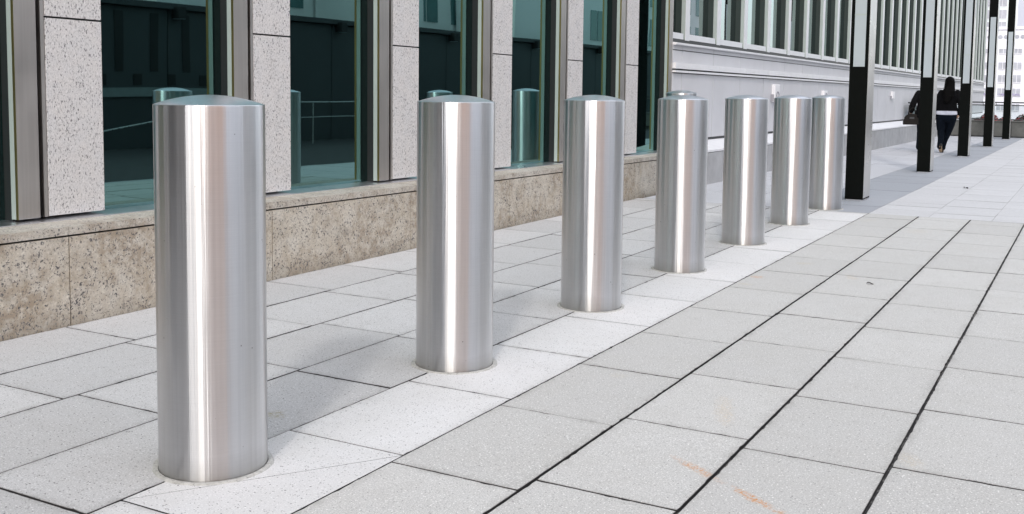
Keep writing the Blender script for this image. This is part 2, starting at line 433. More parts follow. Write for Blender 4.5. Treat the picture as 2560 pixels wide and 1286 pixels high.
for c in range(len(xs)-1):
    o = goff[c] if c < 4 else goff[2+(c % 2)]
    y = o-.7565*17
    while y < YE-.02:
        y1 = min(y+.7565, YE)
        slab(mg, xs[c], xs[c+1], y, y1, .005 if c == 0 else .0105, .0105, .0045 if c == 0 else .0062, detail=(c < 5 and y > 1.0))
        y = y1
tag(mg.build('plaza_paving', M['pave_grey']), kind='structure')
# beyond the bollards
mf = MB(); x = -2.06; cols = []
while x < .3: cols.append(x); x += .6
cols_ = list(zip(cols, cols[1:]+[.795]))
for x, xe in cols_:
    y = YE+random.choice((0, .18, .3))-.3
    while y < 39.2:
        y1 = min(y+.45, 39.25); ya = max(y, YE)
        if y1-ya > .03: slab(mf, x, xe, ya, y1, .0025, .0025, .0035, detail=False, follow=True)
        y = y1
tag(mf.build('promenade', M['pave_far']), kind='structure')
mb_ = MB(); y = YE
while y < 39.2:
    y1 = min(y+.76, 39.25); slab(mb_, -2.93, -2.06, y, y1, .004, .004, .0045, detail=False, follow=True); y = y1
tag(mb_.build('paving_band', M['pave_band']), kind='structure')
mfl = MB()
for x0, x1 in ((-4.66, -4.2), (-4.2, -3.6), (-3.6, -2.93)):
    y = YE+random.random()*.3-.3
    while y < 39.2:
        y1 = min(y+.76, 39.25); ya = max(y, YE)
        if y1-ya > .03: slab(mfl, x0, x1, ya, y1, .0025, .0025, .003, detail=False, follow=True)
        y = y1
tag(mfl.build('footpath', M['pave_far_left']), kind='structure')

m = MB()
for a, b in ((7.5, 12), (12, 39)): m.poly([(.95, a, -.105+gz(a)), (7.95, a, -.105+gz(a)), (7.95, b, -.105+gz(b)), (.95, b, -.105+gz(b))])
tag(m.build('driveway', M['asphalt_dark']), kind='structure')
m = MB()
for i in range(19):
    for j in range(45): slab(m, .80+.9*i, .80+.9*(i+1), -33+.9*j, -33+.9*(j+1), .008, .008, .008, detail=False)
tag(m.build('plaza_apron', M['pave_far']), kind='structure')
m = MB(); y = 7.5
while y < 39: m.prism_y([(.80, -.15), (.949, -.15), (.949, -.02), (.93, -.002), (.80, -.002)], y+.004, y+.996, 1); y += 1.0
tag(m.build('kerb', M['plinth_grey'], warp=wg), kind='structure')

# ------------------------------------------------------------------ bollards
BR, BH = .1795, 1.225
def make_bollard():
    root = empty('bollard', (0, 0, 0), 'x', 'bollard')
    m = MB(); m.lathe([(BR, -.02), (BR, .02), (BR, .30), (BR, .6), (BR, .9), (BR, BH-.004), (BR-.0004, BH-.0018), (BR-.0015, BH-.0004)], 128)
    m.build('shaft', M['steel'], root, smooth=True)
    m = MB(); prof = [(BR-.0015, BH-.0004), (BR-.006, BH+.0014)]
    for k in range(1, 13):
        a = k/12.; r = (BR-.006)*(1-a); prof.append((max(r, .0004), BH+.0014+.030*(1-(1-a)**2)))
    m.lathe(prof, 96); m.build('domed_cap', M['steel_cap'], root, smooth=True)
    m = MB(); m.tone = -1; m.lathe([(BR-.004, .0030), (BR+.0020, .0036)], 72, jit=.0025); m.tone = .5; m.lathe([(BR+.0020, .0036), (BR+.009, .0046), (BR+.0205, .0036), (BR+.0235, -.006)], 72, jit=.006)
    m.build('mortar_collar', M['mortar'], root, smooth=True)
    return root
BY = [2.537, 4.070, 5.589, 7.103, 8.660, 10.20, 11.74]
BL = ['brushed steel bollard with domed cap, largest and nearest, at the left of the row',
      'brushed steel bollard second from the nearest, in front of the third window bay',
      'brushed steel bollard third from the nearest, standing before the granite pier and fourth window',
      'brushed steel bollard fourth from the nearest, hiding another bollard behind its top',
      'brushed steel bollard fifth from the nearest, first one set against the pale panelled wall',
      'brushed steel bollard sixth from the nearest, overlapping the last bollard of the row',
      'brushed steel bollard last in the row, smallest full one, beside the first black pillar']
proto = make_bollard()
for i, y in enumerate(BY):
    o = proto if i == 0 else copy_tree(proto)
    o.location = (-2.569, y, 0); o.rotation_euler.z = i*1.7
    o['label'] = BL[i]; o['group'] = 'stainless steel bollards in a row'
o = copy_tree(proto); o.scale.z = 1.018; o.location = (-4.12, 11.33, .010); o.rotation_euler.z = .6
o['label'] = 'steel bollard close to the wall, only its domed top showing behind the fourth bollard'

# ------------------------------------------------------------------ building one
B1 = empty('office_building', (-5.0, -40, 0), 'granite clad office building with tall teal windows and steel mullions beside the bollards', 'building')
def part(m, name, mat, root, warp=w1, **kw):
    o = m.build(name, mat, None, warp=warp, **kw); o.parent = root; o.matrix_parent_inverse = root.matrix_basis.inverted(); return o
bpy.context.view_layer.update()
Y0, Y1 = -38.0, 13.36
TOP = 13.0
# plinth panels: joints from the photograph
m = MB(); pj = [Y0, -2.75, -1.15, .45, 2.045, 3.635, 5.2, 6.80, 8.4, 10.0, 11.6, Y1]
for a, b in zip(pj, pj[1:]):
    m.box(-5.0, -4.711, a+.003, b-.003, -.1, .502)
part(m, 'plinth', M['granite_plinth'], B1, bevel=.0015)
m = MB()
for a, b in zip(pj, pj[1:]):
    m.prism_y([(-5.0, .513), (-4.711, .513), (-4.711, .557), (-4.93, .560), (-5.0, .560)], a+.001, b-.001)
part(m, 'sill', M['granite_cap'], B1)
m = MB(); m.prism_y([(-5.16, .5605), (-4.934, .5605), (-4.931, .5605), (-4.931, .5655), (-5.16, .572)], Y0, Y1); part(m, 'flashing', M['flashing'], B1)
m = MB(); m.box(-5.3, -5.001, Y0, Y1, -.1, .559); m.box(-5.0, -4.74, Y0, Y1-.02, .500, .515); part(m, 'base_wall', M['black_gap'], B1)
m = MB(); m.box(-5.2, -4.705, Y0, .44, -.1, 5.6); part(m, 'darkening_wall', M['dark_clad'], B1)  # unseen dark wall, added to darken the left sides of the bollards
m = MB(); y = -14.0
while y < .2: m.box(-4.704, -4.68, y, y+1.5, .05, 3.2); y += 1.61
part(m, 'darkening_panels', M['black_gap'], B1)  # black panels on the added wall, out of view
for k in range(-26, 7):
    y = 3.55+1.61*k
    if y < .44-1.61: continue
    last = (k == 6)
    # steel mullion: front face, pale return, bronze edge
    m = MB(); m.box(-5.055, -4.998, y, y+.13, .580, TOP)
    mu = part(m, 'mullion', M['mullion_steel'], B1, bevel=.002)
    m = MB(); m.box(-5.056, -5.016, y-.003, y-.0005, .580, TOP); m.box(-5.0155, -4.9985, y-.0026, y-.0004, .580, TOP)
    e = part(m, 'mullion_edge', M['alu_pale'], B1); e.parent = mu; e.matrix_parent_inverse = Matrix.Identity(4)
    m = MB(); m.box(-5.017, -4.9972, y-.0042, y-.0028, .580, TOP)
    e = part(m, 'edge_strip', M['edge_bronze'], B1); e.parent = mu; e.matrix_parent_inverse = Matrix.Identity(4)
    m = MB(); m.box(-5.13, -5.057, y+.004, y+.185, .566, TOP); m.box(-5.10, -5.06, y+.131, y+.158, .58, TOP)
    e = part(m, 'gasket', M['black_gap'], B1)
    if last: continue
    m = MB(); m.box(-5.04, -5.001, y+.158, y+.181, .582, TOP); part(m, 'trim', M['mullion_steel'], B1)
    m = MB()
    for z0, z1 in ((.584, 1.668), (1.679, 3.4), (3.411, 5.2), (5.211, 7.0), (7.011, 8.8), (8.811, 10.6), (10.611, TOP)):
        m.box(-5.12, -5.0, y+.186, y+.555, z0, z1)
    part(m, 'granite_pier', M['granite'], B1, bevel=.0012)
    m = MB(); m.box(-5.119, -5.02, y+.19, y+.551, 1.66, 1.69); part(m, 'pier_joint', M['black_gap'], B1)
    m = MB(); m.box(-5.126, -5.121, y+.557, y+1.612, .570, TOP)
    part(m, 'window_pane', M['glass'], B1)
# rooms behind the glass
m = MB()
m.box(-9.0, -5.4, Y0, Y1-.2, .40, .45); m.box(-9.1, -9.0, Y0, Y1-.2, .45, TOP)
for z in (3.3, 6.6, 9.9): m.box(-9.0, -5.35, Y0, Y1-.2, z, z+.5)
for k in range(-8, 5): m.box(-9.0, -7.5, 1.9+3.22*k, 2.05+3.22*k, .45, TOP)
part(m, 'interior', M['interior'], B1)
m = MB(); m.box(-9.2, -5.002, Y1-.02, Y1, -.1, TOP+.3); m.box(-16, -5.0, Y0, Y1, TOP, TOP+.6); part(m, 'end_wall', M['granite'], B1)

# ------------------------------------------------------------------ building two
B2 = empty('annex_building', (-5.0, 30, 0), 'long pale panelled building with close set upright window fins beyond the granite building', 'building')
bpy.context.view_layer.update()
E0, E1, N2 = 13.365, 58.2, 24
def run(fn, n=N2):
    for i in range(n): fn(E0+(E1-E0)*i/n, E0+(E1-E0)*(i+1)/n)
def p2(m, name, mat, **kw): return part(m, name, mat, B2, warp=w2, **kw)
m = MB(); yy = E0
while yy < E1: m.box(-5.0, -4.66, yy+.002, min(yy+1.5, E1)-.002, -.1, .522); yy += 1.5
p2(m, 'plinth', M['plinth_grey'])
m = MB(); run(lambda a, b: m.box(-5.0, -4.69, a, b, .515, .533)); p2(m, 'plinth_joint', M['black_gap'])
m = MB(); m.prism_y([(-5.02, .531), (-4.655, .531), (-4.655, .560), (-5.02, .668)], E0, E1, N2); p2(m, 'sill', M['panel_white'])
m = MB(); m.box(-5.4, -5.012, E0, E1, .5, 2.07)
for z in (.672, 1.928): pass
o_ = MB(); n = N2
for i in range(n):
    a = E0+(E1-E0)*i/n; b = E0+(E1-E0)*(i+1)/n
    o_.box(-5.4, -5.010, a, b, .55, 2.085)
p2(o_, 'backing', M['frame_dark'])
m = MB()
pjs = [E0]; y = 13.727
while y < E1: pjs.append(y); y += 1.353
pjs.append(E1)
for a, b in zip(pjs, pjs[1:]):
    m.box(-5.009, -5.0, a+.007, b-.007, .703, 1.612)
p2(m, 'wall_panels', M['panel'])
m = MB()
for a, b in zip(pjs, pjs[1:]):
    m.box(-5.009, -5.0, a+.006, b-.006, 1.74, 1.922); m.box(-5.009, -5.0, a+.006, b-.006, 1.936, 1.992)
p2(m, 'upper_panels', M['panel'])
m = MB(); ly = [E0]; y = 13.888
while y < E1: ly.append(y); y += 1.365
ly.append(E1)
for a, b in zip(ly, ly[1:]):
    m.box(-5.009, -4.955, a+.006, b-.006, 1.676, 1.756)
    m.box(-5.009, -4.958, a+.006, b-.006, 1.626, 1.653)
p2(m, 'ledge', M['panel_white'])
m = MB()
for a, b in zip(ly, ly[1:]): m.prism_y([(-5.009, 1.995), (-4.95, 1.995), (-4.945, 2.005), (-4.945, 2.022), (-5.009, 2.034)], a+.002, b-.002)
p2(m, 'nosing', M['panel_white'])
T2 = 9.0
y = 13.848-1.38; k = 0
while y < E1-.1:
    if y > E0:
        m = MB(); m.box(-5.06, -5.0, y, y+.175, 2.072, T2)
        mu = p2(m, 'mullion', M['alu_white'], bevel=.004)
        m = MB(); m.box(-5.062, -5.003, y-.003, y-.0005, 2.072, T2)
        e = p2(m, 'mullion_edge', M['alu_pale']); e.parent = mu; e.matrix_parent_inverse = Matrix.Identity(4)
        m = MB(); m.box(-5.16, -5.063, y-.005, y+.17, 2.06, T2); p2(m, 'gasket', M['gasket_green'])
    a = max(y+.177, E0); b = min(y+1.37, E1)
    m = MB(); m.box(-5.07, -5.006, a+.002, b-.060, 2.082, 2.163); p2(m, 'spandrel', M['alu_white'])
    m = MB(); m.box(-5.150, -5.145, a-.002, b+.002, 2.16, T2); p2(m, 'window_pane', M['glass_far'])
    y += 1.374; k += 1
m = MB(); run(lambda a, b: m.box(-8.1, -8.0, a, b, 2.0, T2)); run(lambda a, b: m.box(-8.0, -5.2, a, b, 2.0, 2.06)); run(lambda a, b: m.box(-8.0, -5.2, a, b, 5.6, 6.0))
p2(m, 'interior', M['interior'])
m = MB(); m.box(-16, -5.0, E0, E1, T2, T2+.6); m.box(-16, -5.001, E1, E1+.02, -4.2, T2+.6); m.box(-16, -5.0, 40.2, E1, -4.2, -.1); p2(m, 'roof_slab', M['panel'])
# small white fittings on the panelled wall
def fitting(y, zc, h, label, ring=True):
    r = empty('wall_fitting', (-5.0, y, 0), label, 'wall fitting', 'white fittings on the panelled wall'); bpy.context.view_layer.update()
    m = MB(); w = .16
    m.box(-5.0, -4.93, y-w, y+w, zc-h/2, zc+h/2); part(m, 'housing', M['white_plastic'], r, warp=None, bevel=.012)
    m = MB(); m.box(-5.0, -4.95, y-w-.03, y-w-.002, zc-h/2+.02, zc-.02); part(m, 'side_vent', M['ring_grey'], r, warp=None)
    if ring:
        m = MB(); pts = [(-4.926, y+.075*math.cos(a), zc-.03+.055*math.sin(a)) for a in [2*PI*i/20 for i in range(21)]]
        m.tube(pts, .010, 6); part(m, 'ring', M['ring_grey'], r, warp=None, smooth=True)
fitting(18.47, 1.255, .31, 'tall white fitting with a grey ring on the panelled wall, above the gap between bollards')
fitting(22.28, 1.235, .16, 'small white fitting on the panelled wall above the last bollard')
fitting(30.7, 1.22, .20, 'white fitting on the panelled wall just right of the first black pillar', ring=False)

# ------------------------------------------------------------------ black light pillars
PY = [12.88, 18.67, 24.63, 30.58, 37.1]
PL = ['tall black light pillar nearest the camera, beside the last bollard',
      'tall black light pillar second along, half hiding the person with the handbag',
      'tall black light pillar third along, to the right of the walking woman',
      'tall black light pillar fourth along, where the panelled building ends',
      'tall black light pillar farthest away, at the right edge before the low wall']
def make_pillar():
    r = empty('light_pillar', (0, 0, 0), 'x', 'light pillar', 'black light pillars along the promenade')
    W, D, H = .108, .41, 5.2
    m = MB(); m.box(-W, W-.004, 0, D, .012, H); sh = m.build('casing', M['black_paint'], r, bevel=.003)
    m = MB(); m.box(W-.0038, W, .004, D-.004, .03, H-.01); m.build('side_plate', M['pillar_side'], r)
    m = MB(); m.box(-.066, .066, -.004, .01, 1.60, 3.45); m.build('front_lamp', M['lamp_glass'], r)
    m = MB(); m.box(-.067, .067, -.0055, -.0035, 2.205, 2.222); b = m.build('lamp_bracket', M['alu_pale'], r)
    m = MB(); m.box(W+.0005, W+.006, .17, .27, 3.02, 3.45); m.build('side_lamp', M['lamp_glass'], r)
    m = MB(); m.box(-W+.012, W-.012, .012, D-.012, -.01, .012); m.box(W-.012, W+.004, .25, D-.05, -.002, .010); m.build('base_plate', M['flashing'], r)
    return r
pp = make_pillar()
for i, y in enumerate(PY):
    o = pp if i == 0 else copy_tree(pp)
    o.location = (-2.478, y, gz(y)); o['label'] = PL[i]

# ------------------------------------------------------------------ low wall, railing, planting at the far end
WY = 39.3
r = empty('parapet_wall', (-2, WY, gz(WY)), 'low weathered concrete wall closing the far end of the promenade', 'wall'); bpy.context.view_layer.update()
m = MB(); xx = -4.66
while xx < 12: m.box(xx+.004, min(xx+2.2, 12)-.004, WY, WY+.35, -.25, .335); xx += 2.2
part(m, 'wall_blocks', M['parapet'], r, warp=None, bevel=.01)
m = MB(); m.box(-4.66, 12, WY-.03, WY+.38, .337, .375); part(m, 'coping', M['parapet'], r, warp=None, bevel=.008)
m = MB(); m.box(-4.66, 12, WY-.012, WY-.002, -.22, -.15); m.box(-4.66, 12, WY+.02, WY+.34, .33, .34); part(m, 'base_line', M['frame_dark'], r, warp=None)
def railing(name, label, pts_fn, n, z0):
    r = empty(name, pts_fn(0)+Vector((0, 0, z0(0))), label, 'railing'); bpy.context.view_layer.update()
    A, B = pts_fn(0), pts_fn(n); d = (B-A)/n; nd = d.normalized(); s = Vector((-nd.y, nd.x, 0))
    def bar(m, a, b, w, h):
        for sgn in (1,):
            a0 = a-s*w; a1 = a+s*w; b0 = b-s*w; b1 = b+s*w
            q = [a0, a1, b1, b0]; up = Vector((0, 0, h))
            m.poly([p+up for p in q][::-1]); m.poly(q)
            for i in range(4): j = (i+1) % 4; m.poly([q[i], q[j], q[j]+up, q[i]+up])
    Zr = lambda k: Vector((0, 0, z0(k)))
    m = MB(); bar(m, A+Zr(0)+Vector((0, 0, .60))-nd*.05, B+Zr(n)+Vector((0, 0, .60)), .03, .045)
    part(m, 'handrail', M['rail'], r, warp=None)
    for k in range(n):
        a, b = pts_fn(k)+Zr(k), pts_fn(k+1)+Zr(k+1); a2 = a+nd*.05; b2 = b-nd*.05
        m = MB()
        bar(m, a2+Vector((0, 0, .51)), b2+Vector((0, 0, .51)), .02, .035); bar(m, a2+Vector((0, 0, .02)), b2+Vector((0, 0, .02)), .02, .04)
        for q in (a2, b2): bar(m, q-nd*.02+Vector((0, 0, .02)), q+nd*.02+Vector((0, 0, .02)), .018, .52)
        mid = (a+b)/2
        for q in (a2+(b2-a2)*.12, b2+(a2-b2)*.12): bar(m, q-nd*.01+Vector((0, 0, .5)), q+nd*.01+Vector((0, 0, .5)), .01, .11)
        fr = part(m, 'panel_frame', M['rail'], r, warp=None)
        m = MB(); bar(m, a2+Vector((0, 0, .06)), b2+Vector((0, 0, .06)), .004, .455)
        g = part(m, 'glass_panel', M['glass_clear'], r, warp=None)
        m = MB(); bar(m, a-nd*.02, a+nd*.02, .02, .36); part(m, 'post', M['rail'], r, warp=None)
railing('glass_railing', 'dark railing with clear glass panels standing on the low far wall', lambda k: Vector((-4.55+1.365*k, WY+.16, 0)), 12, lambda k: .375)
railing('sill_railing', 'dark railing end standing on the plinth of the panelled building', lambda k: Vector((-4.84, 32.9+1.55*k, 0)), 4, lambda k: .375-.006*1.55*k)

def shrub(loc, rx, h, label, redness, seed):
    rnd = random.Random(seed)
    r = empty('flowering_shrub', loc, label, 'shrub', 'red flowering shrubs behind the glass railing')
    ml, mf_ = MB(), MB()
    for i in range(900):
        a = rnd.uniform(0, 2*PI); u = rnd.random()**.5; ph = rnd.random()
        x = rx*u*math.cos(a); yv = rx*.8*u*math.sin(a); top = h*max(.12, (1-u*u))**.6*(1+.18*noise.noise(Vector((x*6, yv*6, seed))))
        z = top*(.45+.55*ph)
        s = rnd.uniform(.018, .038); n = Vector((rnd.uniform(-1, 1), rnd.uniform(-1, 1), rnd.uniform(0, 1))).normalized()
        t = n.orthogonal().normalized(); b = n.cross(t); c = Vector((x, yv, z))
        tgt = mf_ if rnd.random() < redness*(1.3-z/h) else ml
        tgt.poly([c-t*s, c-b*s*.6, c+t*s, c+b*s*.6])
    ml.build('foliage', M['leafgreen'], r)
    if mf_.f: mf_.build('blossom', M['redflower'], r)
    m = MB(); m.tube([(0, 0, -.25), (0.01, 0, h*.6)], .02, 6); m.build('stem', M['leafgreen'], r)
    return r
def bxy(y, zref=0): return y
SY = 40.6
zb = .02
shrub((-3.62, SY, zb+.25), .20, .14, 'low red flowering shrub left of the fourth pillar, behind glass', 1.0, 1)
shrub((-3.28, SY+.05, zb+.25), .33, .38, 'rounded dark shrub dotted red behind the glass, left of the fourth pillar', .55, 2)
shrub((-2.76, SY, zb+.25), .26, .22, 'low ragged red shrub between the two farthest pillars', 1.0, 3)
shrub((-2.08, SY, zb+.25), .40, .36, 'rounded grey green shrub at the far right behind the railing', .35, 4)
m = MB(); m.box(-4.5, 12, SY-.45, SY+.5, -1.0, .27); tag(m.build('planter_bed', M['parapet']), 'long concrete planter bed behind the glass railing', 'planter')

# ------------------------------------------------------------------ far towers
def tower(name, label, mat, x0, x1, y0, y1, z1, rows=(), cols=(), port=None, z0=-4.2, wmat=None):
    r = empty(name, ((x0+x1)/2, y0, z0), label, 'building', 'distant towers'); bpy.context.view_layer.update()
    m = MB(); m.box(x0, x1, y0, y1, z0, z1); m.box(x0-.2, x1+.2, y0-.25, y0, z1-.35, z1+.25); part(m, 'walls', mat, r, warp=None)
    for (za, zb_) in rows:
        for (xa, xb) in cols:
            m = MB(); m.box(xa, xb, y0-.06, y0-.02, za, zb_); w = part(m, 'window', M['tower_window'], r, warp=None)
            m = MB(); xm = (xa+xb)/2
            m.box(xm-.04, xm+.04, y0-.10, y0-.062, za, zb_); m.box(xa-.06, xb+.06, y0-.16, y0-.062, za-.1, za)
            f = part(m, 'window_frame', M['white_plastic'], r, warp=None); f.parent = w; f.matrix_parent_inverse = Matrix.Identity(4)
    if port:
        for x in port:
            m = MB(); n = 20; m.poly([(x+.34*math.cos(2*PI*i/n), y0-.05, 12.6+.34*math.sin(2*PI*i/n)) for i in range(n)]); 
            m.tube([(x+.36*math.cos(2*PI*i/n), y0-.06, 12.6+.36*math.sin(2*PI*i/n)) for i in range(n+1)], .03, 5)
            part(m, 'round_window', M['tower_window'], r, warp=None)
    return r
fb = tower('apartment_block', 'distant white apartment block with round portholes under its roof at the right edge', M['tower_white'], -42, 14, 230, 250, 14.4,
      rows=((9.35, 10.25), (6.25, 7.55), (3.6, 5.05), (.95, 2.4), (-2.0, -.7)), cols=[(-17.3+2.62*k, -15.8+2.62*k) for k in range(-6, 8)], port=[-16.2+1.0*k for k in range(-12, 14)])
for k in range(-6, 8):
    m = MB(); rnd = random.Random(k)
    for i in range(34):
        x = -17.3+2.62*k+rnd.uniform(0, 1.6); z = .95+rnd.uniform(0, .38); s = .09
        m.poly([(x-s, 229.75, z), (x, 229.7+rnd.uniform(-.1, .1), z-s), (x+s, 229.75, z), (x, 229.72, z+s)])
    part(m, 'flower_box', M['purpleflower'], fb, warp=None)
t1 = tower('pale_tower', 'very pale greenish tower rising behind the white apartment block', M['tower_pale'], -60, -22.6, 330, 350, 80, rows=[(16+3.4*k, 18.4+3.4*k) for k in range(8)], cols=[(-32+3.1*k, -29.6+3.1*k) for k in range(3)])
tower('grey_tower', 'lavender grey tower rising behind the white apartment block at the right', M['tower_grey'], -20.6, 30, 330, 350, 70)

# ------------------------------------------------------------------ the street opposite (seen in the glass and the steel)
def block(name, label, mat, x0, x1, y0, y1, z1, win=None, wmat=None, bay=3.0, floor=3.4, z0=-.1, base=4.0):
    r = empty(name, ((x0+x1)/2, (y0+y1)/2, z0), label, 'building'); bpy.context.view_layer.update()
    m = MB(); m.box(x0, x1, y0, y1, z0, z1); part(m, 'walls', mat, r, warp=None)
    if win:
        m = MB(); z = base
        while z < z1-1.2:
            y = y0+.6
            while y+bay*win < y1-.3:
                m.box(x0-.03, x0+.05, y, y+bay*win*.47, z, z+1.5); m.box(x0-.03, x0+.05, y+bay*win*.53, y+bay*win, z, z+1.5); y += bay
            z += floor
        part(m, 'window_band', wmat or M['blue_glass'], r, warp=None)
    return r
podium = empty('podium_wall', (8.3, 20, 0), 'long dark clad podium wall across the promenade, seen only as a reflection', 'wall'); bpy.context.view_layer.update()
m = MB(); y = 11.0
while y < 62: m.box(8.0, 8.8, y+.01, y+1.9, gz(y)-.1, 2.95); y += 1.92
part(m, 'cladding', M['dark_clad'], podium, warp=None)
m = MB(); m.box(7.9, 8.8, 11, 62, 2.97, 3.10); part(m, 'coping', M['dark_clad'], podium, warp=None)
m = MB(); y = 11.5
while y < 20.5: m.box(7.985, 8.01, y, y+.22, 1.55, 2.85); m.box(7.985, 8.01, y+.5, y+.72, 1.25, 1.5); y += .95
part(m, 'slots', M['black_gap'], podium, warp=None)
m = MB(); m.box(7.96, 8.01, 11, 20.5, 1.0, 1.2); part(m, 'string_course', simple('teal_grey_band', (.25, .28, .28), .5), podium, warp=None)
LP = []
for i, y in enumerate((17.0, 22.8, 28.5, 34.2, 40.0)):
    r = empty('wall_lamp', (7.9, y, 2.9), '%s black box wall lamp on the opposite podium, counted from the slotted panels' % ['first', 'second', 'third', 'fourth', 'fifth'][i], 'wall lamp', 'black box lamps on the opposite podium')
    m = MB(); m.box(-.14, .1, -.13, .13, -.14, .13); m.build('lamp_box', M['black_gap'], r, bevel=.01)
    m = MB(); m.box(-.12, .08, -.11, .11, -.15, -.141); m.build('lamp_lens', M['lamp_glass'], r)
block('glass_office', 'blue grey glass office block across the plaza, seen only in reflections', M['blue_glass'], 19, 34, -3, 12, 7, .8, M['dark_clad'])
block('dark_core', 'dark clad stair tower between the glass and white blocks opposite', M['dark_clad'], 11.6, 14, 11.5, 13.0, 9)
wb = block('white_office', 'white office block with glazed bays above the podium opposite', M['white_stone'], 12, 30, 16, 66, 8.6, .62, simple('teal_glazing', (.10, .22, .22), .15), 2.6, 2.2, base=3.75)
for i, (xa, xb, ya, za, lab) in enumerate(((9.2, 11.6, 17.5, 8, 'narrow white block added above the podium wall opposite to brighten window reflections, nearest of three'), (9.2, 11.9, 26.5, 8, 'white block added above the podium wall opposite to brighten window reflections, middle of three'), (9.2, 11.9, 35.0, 8, 'white block added above the podium wall opposite to brighten window reflections, farthest of three'))):  # white blocks added to catch sun and brighten the window reflections
    r = empty('reflection_block', ((xa+xb)/2, ya+1, 0), lab, 'building'); bpy.context.view_layer.update()
    m = MB(); m.box(xa, xb, ya, ya+2.2, -.1, za); part(m, 'walls', M['white_stone'], r, warp=None)
    for k in range(4):
        m = MB(); m.box(xa+.3, xa+1.0, ya-.03, ya+.02, 3.5+1.1*k, 4.2+1.1*k); part(m, 'window', M['dark_clad'], r, warp=None)
block('peach_stone_block', 'warm peach stone block behind the camera, seen in the bollards', M['peach'], 13, 30, -24, -3.2, 15)
block('white_corner_block', 'white stone corner block down the street behind the camera', M['white_stone'], 12, 30, -36, -23, 9)
hr = empty('handrail', (6.2, 20, 0), 'stainless stair handrail across the promenade, seen in the window glass', 'handrail'); bpy.context.view_layer.update()
m = MB(); m.tube([(6.2, 11.0, .05), (6.2, 17.6, .92), (6.2, 24.5, .90)], .016, 8); m.tube([(6.2, 17.6, .55), (6.2, 24.5, .53)], .010, 8); part(m, 'rail', M['pillar_side'], hr, warp=None)
for y in (17.6, 19.6, 21.6, 23.6):
    m = MB(); m.tube([(6.2, y, -.1), (6.2, y, .9)], .012, 8); part(m, 'post', M['pillar_side'], hr, warp=None)

# ------------------------------------------------------------------ litter
def leaf(name, loc, s, label, rz):
    m = MB(); n = 9
    for i in range(n-1):
        a, b = i/(n-1), (i+1)/(n-1); wa, wb_ = math.sin(PI*a)**.8*.32, math.sin(PI*b)**.8*.32
        ha, hb = .18*math.sin(a*5)+.12, .18*math.sin(b*5)+.12
        m.poly([(a-.5, -wa, ha+.14), (b-.5, -wb_, hb+.12), (b-.5, 0, hb), (a-.5, 0, ha)])
        m.poly([(a-.5, 0, ha), (b-.5, 0, hb), (b-.5, wb_, hb+.2), (a-.5, wa, ha+.16)])
    o = m.build(name, M['dryleaf']); o.scale = (s, s, s*.6); o.location = loc; o.rotation_euler.z = rz
    return tag(o, label, 'leaf')
leaf('dry_leaf', (-1.267, 7.248, .001), .045, 'small dark curled leaf lying on the grey slabs at the right', .3)
leaf('dry_leaf', (-1.51, 15.65, gz(15.65)+.001), .09, 'tiny dark scrap lying on the pale promenade paving near the black pillars', 1.0)

# ------------------------------------------------------------------ people
def ring_loft(m, rings, n=20):
    """closed tube through horizontal ellipses (x, y, z, rx, ry)"""
    b = len(m.v); K = len(rings)
    for x, y, z, rx, ry in rings:
        for i in range(n): a = 2*PI*i/n; m.v.append((x+rx*math.cos(a), y+ry*math.sin(a), z))
    for k in range(K-1):
        for i in range(n):
            j = (i+1) % n; m.f.append((b+k*n+i, b+k*n+j, b+(k+1)*n+j, b+(k+1)*n+i)); m.t.append(.5)
    m.f.append(tuple(b+i for i in range(n-1, -1, -1))); m.t.append(.5)
    m.f.append(tuple(b+(K-1)*n+i for i in range(n))); m.t.append(.5)
def limb(m, pts, n=14):
    """tapered tube with rounded ends through (x, y, z, r)"""
    P_ = [Vector(p[:3]) for p in pts]; R = [p[3] for p in pts]
    d0 = (P_[0]-P_[1]).normalized(); d1 = (P_[-1]-P_[-2]).normalized()
    q, r = [], []
    for f_ in (.92, .6): q.append(P_[0]+d0*R[0]*f_); r.append(R[0]*math.sqrt(1-f_*f_))
    # round off the joints
    q.append(P_[0]); r.append(R[0])
    for i in range(1, len(P_)-1):
        a_, c_ = P_[i-1], P_[i+1]
        q += [P_[i]+(a_-P_[i])*.18, P_[i]*.8+(a_+c_)*.1, P_[i]+(c_-P_[i])*.18]; r += [R[i]+(R[i-1]-R[i])*.18, R[i], R[i]+(R[i+1]-R[i])*.18]
    q.append(P_[-1]); r.append(R[-1])
    for f_ in (.6, .92): q.append(P_[-1]+d1*R[-1]*f_); r.append(R[-1]*math.sqrt(1-f_*f_))
    m.tube(q, r, n)
def fuse(name, m, mat, parent, vox=.008, it=4):
    """unite the overlapping volumes into one continuous skin"""
    me = bpy.data.meshes.new(name); me.from_pydata(m.v, [], m.f); me.update()
    bm = bmesh.new(); bm.from_mesh(me); bmesh.ops.recalc_face_normals(bm, faces=bm.faces); bm.to_mesh(me); bm.free()
    o = bpy.data.objects.new(name, me); COL.objects.link(o)
    rm = o.modifiers.new('r', 'REMESH'); rm.mode = 'VOXEL'; rm.voxel_size = vox
    if it: sm = o.modifiers.new('s', 'SMOOTH'); sm.factor = .5; sm.iterations = it
    dg = bpy.context.evaluated_depsgraph_get(); nm = bpy.data.meshes.new_from_object(o.evaluated_get(dg))
    nm.name = name; nm.materials.clear(); nm.materials.append(mat)
    for p in nm.polygons: p.use_smooth = True
    bpy.data.objects.remove(o)
    o = bpy.data.objects.new(name, nm); COL.objects.link(o); o.parent = parent
    return o
def chain(js, start=0): return [(start+i, start+i+1) for i in range(len(js)-1)]

